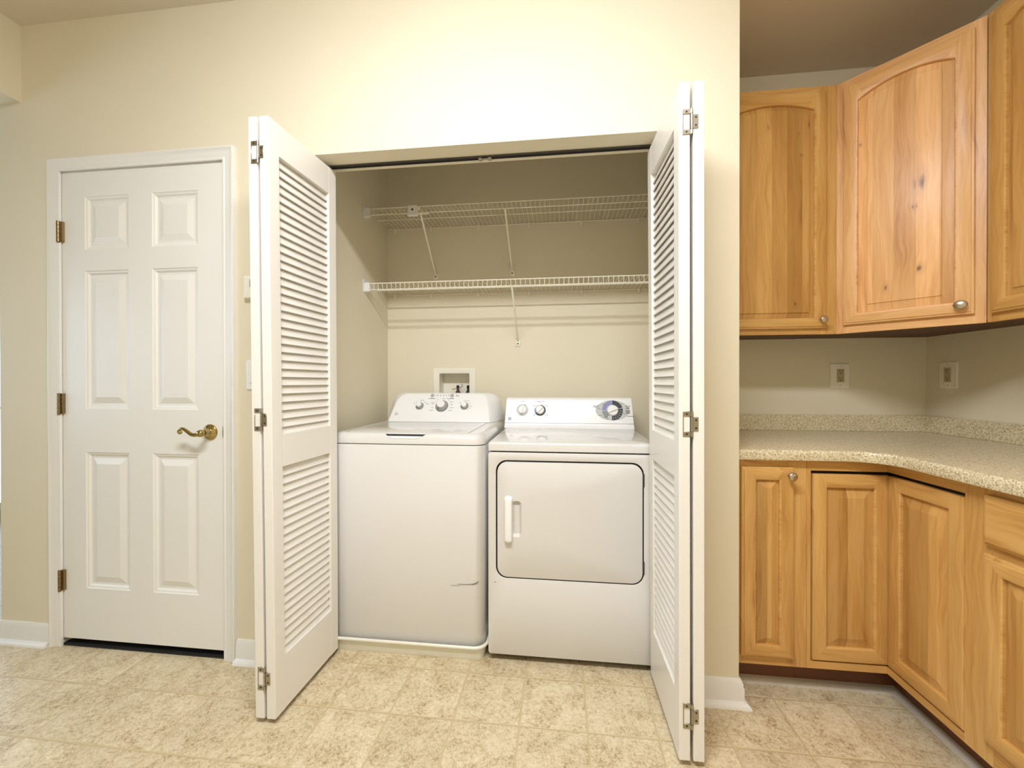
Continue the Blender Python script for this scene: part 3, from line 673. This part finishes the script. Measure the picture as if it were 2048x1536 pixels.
# ------------------------------------------------------------------ wire shelves
SX0, SX1 = 1.122, 2.719
def shelf(label, zd, braces, clip):
    s = thing('wire_shelf', label, 'wire shelf', (1.92, .75, zd), 'white wire closet shelves')
    b = bm_(); yb, yf = .893, .592; lip = .035
    for y, z in ((yb, zd-.004), (yf, zd), (yf, zd-lip), (.742, zd-.005)): rod(b, (SX0+.004, y, z), (SX1-.004, y, z), .0030, 6)
    n = int((SX1-SX0)/.0254)
    for k in range(1, n+1):
        x = SX0+.002+k*.0254
        tube(b, [(x, yb, zd-.001), (x, yf+.004, zd+.001), (x, yf-.0025, zd-.004), (x, yf-.002, zd-lip)], .00150, 5)
    obj('deck', b, WIRE, s)
    for xa, xb, zb in braces:
        b = bm_(); tube(b, [(xa, yf, zd-lip+.001), (xa, yf+.006, zd-lip-.008), (xb, .888, zb+.012), (xb, .8985, zb+.004)], .0054, 8, flat=.8)
        box(b, xb-.016, xb+.016, .8955, .8998, zb-.028, zb+.014, bev=.001, seg=1)
        lathe(b, (xb, .8955, zb-.010), (0, -1, 0), [(0, 0), (.0045, .0003), (.003, .0016), (0, .0018)], 8, mi=1)
        obj('brace', b, [WIRE, DARK], s, smooth=50)
    for x in (1.172, 1.404, 1.702, 2.012, 2.323, 2.652):
        b = bm_(); box(b, x-.006, x+.006, .886, .8995, zd-.022, zd+.002, bev=.0015, seg=1); lathe(b, (x, .886, zd-.015), (0, -1, 0), [(0, 0), (.003, .0003), (0, .0012)], 8); obj('wall_clip', b, WIRE, s)
    b = bm_(); box(b, 1.1195, 1.1235, yf-.020, yf+.030, zd-lip-.014, zd+.022, bev=.001, seg=1); box(b, 1.1235, 1.152, yf-.010, yf+.012, zd-lip-.010, zd+.004, bev=.0015, seg=1)
    obj('end_bracket', b, PLASTIC, s)
    if clip:
        b = bm_(); box(b, 1.372, 1.424, yf-.008, yf-.0045, zd-.046, zd+.006, bev=.002, seg=1); box(b, 1.424, 1.440, yf-.006, yf+.004, zd-.020, zd-.004)
        lathe(b, (1.398, yf-.008, zd-.018), (0, -1, 0), [(0, 0), (.006, .0002), (0, .0004)], 12, mi=1)
        box(b, 1.372, 1.424, yf-.007, yf+.014, zd-.048, zd-.045)
        obj('splice_clip', b, [PLASTIC, DARK], s)
        b = bm_(); box(b, 1.375, 1.450, .680, .712, zd+.0035, zd+.0042); obj('paper_sticker', b, mat('white_paper', srgb(244, 240, 228), .6), s)
    return s
shelf('upper white wire shelf high under the closet ceiling', 2.121, ((1.441, 1.430, 1.826), (1.906, 1.908, 1.833)), True)
shelf('lower white wire shelf just above the washer and dryer', 1.709, ((1.942, 1.943, 1.406),), False)

# ------------------------------------------------------------------ cabinets
WV = wood('maple_grain_upright_x', (1, 0), stave=0.0); WH = wood('maple_grain_level_x', (1, 0), True)
WVY = wood('maple_grain_upright_y', (0, 1), seed=.4); WHY = wood('maple_grain_level_y', (0, 1), True, seed=.4)
A0, A1 = Vector((3.398, .390, 0)), Vector((3.700, .080, 0)); DV = (A1-A0).normalized(); DNn = Vector((DV.y, -DV.x, 0)); ku0 = A0.dot(DV)
WVD = wood('lit_maple_upright_d', (DV.x, DV.y), seed=.8, tone=1.18, pale=1.3); WHD = wood('lit_maple_level_d', (DV.x, DV.y), True, seed=.8, tone=1.18, pale=1.3)  # tone and pale put the light on the corner cabinet into its maple colour
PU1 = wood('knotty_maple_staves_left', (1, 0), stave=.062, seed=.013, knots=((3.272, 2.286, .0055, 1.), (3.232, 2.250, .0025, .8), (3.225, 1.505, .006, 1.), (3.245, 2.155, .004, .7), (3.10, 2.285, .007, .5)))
PU2 = wood('lit_knotty_staves_corner', (DV.x, DV.y), stave=.064, seed=.03, tone=1.24, pale=1.35, knots=((ku0+.262, 1.928, .017, 1.), (ku0+.243, 1.842, .006, .8), (ku0+.270, 1.600, .007, 1.), (ku0+.154, 1.543, .007, .9), (ku0+.095, 2.16, .004, .5)))  # same maple, brightened in colour so the corner panel looks lit
PU3 = wood('maple_staves_right', (0, 1), stave=.066, seed=.05, tone=1.0)
PL1 = wood('maple_staves_base', (1, 0), stave=.07, seed=.21, tone=.97); PL2 = wood('maple_staves_base_side', (0, 1), stave=.07, seed=.33, tone=.97)

def door_on(F, u0, u1, z0, z1, mats, parent, arch=0.0, st=.050, rl=.047, t=.019, bev=.034, ogee=True, knob=None, top_rl=None, field=.001, step=True):
    """framed raised-panel door; F.d=0 is the door's front face"""
    mv, mh, mp = mats; K = 13
    trl = top_rl or rl
    a0, a1, b0 = u0+st, u1-st, z0+rl
    uc, hwid = (a0+a1)/2, (a1-a0)/2
    zs = z1-trl-arch
    def inner(i, d):
        p = [F.p(a0+i, d, b0+i), F.p(a1-i, d, b0+i)]
        for k in range(K):
            u = a1-i-(a1-a0-2*i)*k/(K-1); p.append(F.p(u, d, zs-i+arch*(1-((u-uc)/(hwid))**2)))
        return p
    def outer(i, d):
        p = [F.p(u0+i, d, z0+i), F.p(u1-i, d, z0+i)]
        for k in range(K): p.append(F.p(u1-i-(u1-u0-2*i)*k/(K-1), d, z1-i))
        return p
    b = bm_()
    if ogee: O = [outer(0, t), outer(0, .007), outer(.002, .0045), outer(.008, .0035), outer(.0085, .0005), outer(.0095, 0)]
    else: O = [outer(0, t), outer(0, .004), outer(.0012, .0012), outer(.004, 0)]
    nO = len(O)
    loft(b, O+[inner(-.006, 0), inner(-.002, .0015), inner(0, .005), inner(0, .0130)], first=False, last=False)
    loft(b, [outer(0, t), inner(0, t), inner(0, .0130)], first=False, last=False)
    b.faces.ensure_lookup_table()
    for f in b.faces:                                   # rails run level, stiles upright
        c = f.calc_center_median()-F.o; u = c.dot(F.a); z = c.z
        if a0-.004 < u < a1+.004: f.material_index = 1
    D = obj('door', b, [mv, mh], parent, smooth=28)
    b = bm_()
    B0, B1 = (.0125, .0048) if step else (.0125, .0016)
    loft(b, [inner(-.001, .0135), inner(-.001, B0+.0002), inner(.003, B0), inner(bev, B1), inner(bev+.0010, .0014 if step else .0012), inner(bev+.003, field)], first=True, last=True)
    obj('raised_panel', b, mp, D, smooth=20)
    if knob:
        ku, kz, el = knob; b = bm_(); n = F.n; P = F.p(ku, 0, kz); x, y = frame_of(n)
        lathe(b, P, n, [(0, -.001), (.0085, 0), (.0080, .0018), (.0055, .004), (.0050, .010), (.0075, .014), (.0135, .017), (.0155, .0205), (.0150, .0235), (.0110, .0265), (.0, .028)], 24, sx=el if abs(x.z) < .5 else 1, sy=1 if abs(x.z) < .5 else el)
        obj('knob', b, NICKEL, D, smooth=60)
    return D
def face_frame(F, u0, u1, z0, z1, openings, mats, parent, t=.019, mid=()):
    """face frame with stiles at the ends (list of u intervals that are solid) and rails (z intervals)"""
    b = bm_()
    for a, c in openings['stiles']: fbox(b, F, a, c, 0, t, z0, z1, 0)
    st = sorted(openings['stiles'])
    for (a, c), (e, g) in zip(st[:-1], st[1:]):
        for r0_, r1_ in openings['rails']: fbox(b, F, c, e, .0002, t, r0_, r1_, 1)
    return obj('face_frame', b, mats, parent)
UB, UT = 1.373, 2.462
# upper left
c = thing('wall_cabinet', 'maple wall cabinet with arched door next to the closet wall corner', 'wall cabinet', (3.12, .55, UB), 'maple wall cabinets')
b = bm_(); box(b, 2.8375, 3.397, .4045, .699, UB+.012, UT); box(b, 2.8375, 2.853, .4045, .699, UB, UB+.012, mi=0); box(b, 2.8375, 3.397, .41, .699, UB+.0105, UB+.0125, mi=1); obj('carcass', b, [WV, UNDER], c)
F = Face((0, .385, 0), (1, 0, 0), (0, -1, 0)); face_frame(F, 0, 0, UB, UT, {'stiles': [(2.8375, 2.934), (3.328, 3.3975)], 'rails': [(UB, 1.412), (2.415, UT)]}, [WV, WH], c)
door_on(Face((0, .366, 0), (1, 0, 0), (0, -1, 0)), 2.915, 3.350, 1.397, 2.432, (WV, WH, PU1), c, arch=.030, knob=(3.327, 1.433, 1.0), bev=.022, top_rl=.050)
# diagonal corner
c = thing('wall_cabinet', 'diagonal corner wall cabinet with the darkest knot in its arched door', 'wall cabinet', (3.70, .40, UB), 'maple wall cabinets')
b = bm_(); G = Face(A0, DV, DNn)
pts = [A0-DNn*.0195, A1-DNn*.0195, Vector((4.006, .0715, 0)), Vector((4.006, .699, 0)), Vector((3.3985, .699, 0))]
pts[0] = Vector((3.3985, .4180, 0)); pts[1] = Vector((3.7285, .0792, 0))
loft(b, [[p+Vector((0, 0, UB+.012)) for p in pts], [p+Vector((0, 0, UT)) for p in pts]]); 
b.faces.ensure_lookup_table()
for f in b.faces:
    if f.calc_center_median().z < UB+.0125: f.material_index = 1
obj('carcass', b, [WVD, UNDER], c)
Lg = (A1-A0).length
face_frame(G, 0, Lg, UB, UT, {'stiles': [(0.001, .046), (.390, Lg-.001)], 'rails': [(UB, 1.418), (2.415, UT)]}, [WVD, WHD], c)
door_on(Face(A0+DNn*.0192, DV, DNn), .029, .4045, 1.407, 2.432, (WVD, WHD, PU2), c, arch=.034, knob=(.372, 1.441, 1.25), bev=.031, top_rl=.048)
# upper right
c = thing('wall_cabinet', 'maple wall cabinet on the side wall, cut off by the frame edge', 'wall cabinet', (3.85, -.25, UB), 'maple wall cabinets')
b = bm_(); box(b, 3.7195, 4.006, -.62, .0690, UB+.012, UT); box(b, 3.73, 4.006, -.61, .0690, UB+.0105, UB+.0125, mi=1); obj('carcass', b, [WVY, UNDER], c)
F = Face((3.700, .0785, 0), (0, -1, 0), (-1, 0, 0)); face_frame(F, 0, 0, UB, UT, {'stiles': [(.001, .042), (.325, .375), (.655, .699)], 'rails': [(UB, 1.415), (2.415, UT)]}, [WVY, WHY], c)
F = Face((3.681, .0785, 0), (0, -1, 0), (-1, 0, 0))
door_on(F, .0235, .345, 1.402, 2.437, (WVY, WHY, PU3), c, arch=.030, knob=None, bev=.024)
door_on(F, .353, .676, 1.402, 2.437, (WVY, WHY, PU3), c, arch=.030, knob=None, bev=.024)

# base cabinets
BZ0, BZ1 = .112, .8755
c = thing('base_cabinet', 'narrow maple base cabinet with one slim door beside the wall corner', 'base cabinet', (2.96, .40, 0), 'maple base cabinets')
b = bm_(); box(b, 2.8375, 3.0925, .0745, .699, BZ0, BZ1); obj('carcass', b, WV, c)
F = Face((0, .055, 0), (1, 0, 0), (0, -1, 0)); face_frame(F, 0, 0, BZ0, BZ1, {'stiles': [(2.8375, 2.876), (3.024, 3.0925)], 'rails': [(BZ0, .165), (.832, BZ1)]}, [WV, WH], c)
door_on(Face((0, .036, 0), (1, 0, 0), (0, -1, 0)), 2.862, 3.043, .148, .849, (WV, WH, PL1), c, st=.051, rl=.047, bev=.026, step=False, knob=(3.026, .821, 1.0))
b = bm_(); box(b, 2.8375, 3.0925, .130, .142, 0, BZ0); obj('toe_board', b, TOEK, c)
c = thing('base_cabinet', 'L-shaped corner base cabinet with two doors meeting at the inside corner', 'base cabinet', (3.6, .30, 0), 'maple base cabinets')
b = bm_()
pts = [(3.0935, .0745), (3.3835, .0745), (3.3835, -.2425), (4.006, -.2425), (4.006, .699), (3.0935, .699)]
loft(b, [[(x, y, BZ0) for x, y in pts], [(x, y, BZ1) for x, y in pts]]); obj('carcass', b, DARK, c)
FX = 3.364
b = bm_()
FL = Face((0, .055, 0), (1, 0, 0), (0, -1, 0)); FR = Face((FX, .055, 0), (0, -1, 0), (-1, 0, 0))
fbox(b, FL, 3.0935, 3.1075, 0, .019, BZ0, BZ1, 0); fbox(b, FL, 3.1075, FX, .0002, .019, .838, BZ1, 1); fbox(b, FL, 3.1075, FX, .0002, .019, BZ0, .138, 1)
obj('face_frame', b, [WV, WH], c)
b = bm_()
fbox(b, FR, .2790, .2980, 0, .019, BZ0, BZ1, 0); fbox(b, FR, 0, .2790, .0002, .019, .838, BZ1, 1); fbox(b, FR, 0, .2790, .0002, .019, BZ0, .138, 1)
obj('face_frame', b, [WVY, WHY], c)
door_on(Face((0, .051, 0), (1, 0, 0), (0, -1, 0)), 3.1130, 3.3685, .144, .826, (WV, WH, PL1), c, st=.049, rl=.050, bev=.034, ogee=False, step=False)
door_on(Face((3.360, .0505, 0), (0, -1, 0), (-1, 0, 0)), .0005, .2735, .144, .826, (WVY, WHY, PL2), c, st=.049, rl=.050, bev=.034, ogee=False, step=False)
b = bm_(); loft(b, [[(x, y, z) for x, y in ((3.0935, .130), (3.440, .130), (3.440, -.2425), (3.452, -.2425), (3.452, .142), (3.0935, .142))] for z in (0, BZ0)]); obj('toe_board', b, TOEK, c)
c = thing('base_cabinet', 'maple base cabinet on the side wall with a drawer over a door', 'base cabinet', (3.7, -.55, 0), 'maple base cabinets')
b = bm_(); box(b, FX+.0195, 4.006, -.86, -.2435, BZ0, BZ1); obj('carcass', b, WVY, c)
F = Face((FX, -.2435, 0), (0, -1, 0), (-1, 0, 0)); face_frame(F, 0, 0, BZ0, BZ1, {'stiles': [(0, .060), (.575, .6165)], 'rails': [(BZ0, .190), (.680, .730), (.845, BZ1)]}, [WVY, WHY], c)
F = Face((FX-.0195, -.2435, 0), (0, -1, 0), (-1, 0, 0))
b = bm_()
O = lambda i, d: [F.p(.047+i, d, .717+i), F.p(.590-i, d, .717+i), F.p(.590-i, d, .854-i), F.p(.047+i, d, .854-i)]
loft(b, [O(0, .019), O(0, .008), O(.002, .005), O(.008, .004), O(.009, .0005), O(.011, 0)]); D = obj('drawer', b, WHY, c)
b = bm_(); lathe(b, F.p(.318, 0, .786), F.n, [(0, -.001), (.0085, 0), (.0055, .004), (.005, .010), (.0135, .017), (.0155, .0205), (.011, .0265), (0, .028)], 24); obj('knob', b, NICKEL, D, smooth=60)
door_on(F, .047, .590, .176, .692, (WVY, WHY, PL2), c, st=.050, rl=.047, bev=.034, step=False, knob=(.560, .66, 1.0))
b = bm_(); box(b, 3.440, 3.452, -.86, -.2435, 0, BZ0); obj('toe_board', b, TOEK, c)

# countertop with backsplash
ct = thing('countertop', 'beige speckled laminate corner countertop with matching backsplash', 'countertop', (3.5, .3, .876), None)
b = bm_()
def edge(i):
    R = .105+i
    arc = [(3.325+i-R+R*math.sin(a), .030+i-R+R*math.cos(a)) for a in (math.radians(q) for q in range(0, 91, 9))]
    arc = [(3.220+(.105+i)*math.sin(a)*1.0, -.075+(.105+i)*math.cos(a)) for a in (math.radians(q) for q in range(0, 91, 9))]
    return [(2.8372, .030+i)]+arc+[(3.325+i, -.90)]
back = [(4.006, -.90), (4.006, .699), (2.8372, .699)]
def cl(i, z): return [(x, y, z) for x, y in edge(i)+back]
loft(b, [cl(.004, .8765), cl(.0012, .8772), cl(0, .880), cl(0, .904), cl(.002, .910), cl(.006, .9135), cl(.011, .9142)])
obj('worktop', b, STONE, ct, smooth=40)
b = bm_(); box(b, 2.8372, 4.006, .680, .6992, .9142, .995, bev=.002, seg=1); obj('backsplash', b, STONE, ct)
b = bm_(); box(b, 3.987, 4.0062, -.90, .6795, .9142, .995, bev=.002, seg=1); obj('backsplash', b, STONE, ct)

# ------------------------------------------------------------------ outlets and wall plates
def outlet(name, label, F):
    o = thing(name, label, 'outlet', F.p(0, 0, 0), 'ivory worktop outlets')
    b = bm_(); lp = lambda d, i, r: [F.p(u, -d, z) for u, z in rrect(-.0455+i, .0455-i, -.0625+i, .0625-i, r, 5)]
    loft(b, [lp(-.0005, 0, .006), lp(.003, 0, .006), lp(.0055, .0025, .005), lp(.006, .005, .004)]); obj('cover_plate', b, IVORY, o, smooth=40)
    b = bm_(); fbox(b, F, -.0168, .0168, -.0085, -.004, -.0335, .0335, 0, bev=.001)
    for dz in (-.0185, .0185):
        for du, h in ((-.0062, .008), (.0062, .0065)): fbox(b, F, du-.0011, du+.0011, -.0088, -.008, dz+.003-h/2+.003, dz+.003+h/2+.003, 1)
        lathe(b, F.p(0, -.0083, dz-.0055), F.n, [(0, 0), (.0026, .0001), (.0026, .0006), (0, .0007)], 10, mi=1)
    fbox(b, F, -.006, .006, -.0092, -.008, -.0022, .0022, 0)
    obj('receptacle', b, [RECEP, DARK], o)
    for z in (-.0485, .0485):
        b = bm_(); lathe(b, F.p(0, -.0058, z), F.n, [(0, 0), (.0028, .0002), (.002, .0012), (0, .0013)], 10); obj('screw', b, RECEP, o)
outlet('power_outlet', 'ivory power outlet on the wall straight behind the worktop', Face((3.6115, .700, 1.1945), (1, 0, 0), (0, -1, 0)))
outlet('power_outlet', 'ivory power outlet on the side wall close to the worktop corner', Face((4.007, .580, 1.195), (0, -1, 0), (-1, 0, 0)))
t = thing('light_switch', 'white rocker switch plate peeking out behind the folded closet door', 'light switch', (.938, 0, 1.19))
b = bm_(); lp = lambda y, i: XZ(rrect(.902+i, .974-i, 1.131+i, 1.254-i, .006, 5), y)
loft(b, [lp(.0005, 0), lp(-.003, 0), lp(-.0062, .003), lp(-.0065, .006)]); obj('cover_plate', b, PLASTIC, t, smooth=40)
b = bm_(); box(b, .9215, .9545, -.0105, -.006, 1.160, 1.225, bev=.0015, seg=1); obj('rocker', b, PLASTIC, t)
t = thing('thermostat', 'small cream wall control above the switch, mostly behind the folded door', 'wall control', (.94, 0, 1.55))
b = bm_(); lp = lambda y, i: XZ(rrect(.902+i, .985-i, 1.507+i, 1.600-i, .004, 4), y)
loft(b, [lp(.0005, 0), lp(-.016, 0), lp(-.020, .003), lp(-.021, .006)]); obj('housing', b, IVORY, t, smooth=40)
b = bm_(); box(b, .932, .972, -.0215, -.0205, 1.553, 1.585); obj('dial_window', b, GREYW, t)

# ------------------------------------------------------------------ fluorescent ceiling light (just above the picture)
def ceiling_light(x0, x1, y, radiance, label):
    cl_ = thing('ceiling_light', label, 'ceiling light', ((x0+x1)/2, y, CH))
    b = bm_(); box(b, x0-.02, x1+.02, y-.115, y+.115, CH-.030, CH-.0003, bev=.003)
    obj('housing', b, TRIM, cl_)
    sec = [(.105*math.cos(q), .038*math.sin(q)) for q in (math.radians(g) for g in range(0, 181, 12))]
    b = bm_(); loft(b, [[(x, y+u, CH-.0305-v) for u, v in sec] for x in (x0, x1)])
    obj('lens', b, mat('lit_lens', (.9, .88, .8), .5, emit=(*LAMP_COL, radiance)), cl_, smooth=60)
    for x in (x0-.012, x1):
        b = bm_(); loft(b, [[(x+d, y+u*1.06, CH-.0305-v*1.06) for u, v in sec] for d in (0, .012)]); obj('end_cap', b, TRIM, cl_)
ceiling_light(1.36, 2.58, -1.32, LAMP_L, 'long white fluorescent ceiling light in front of the closet')

for o in ROOTS:
    if '_root' in o: del o['_root']; del o['_loc']
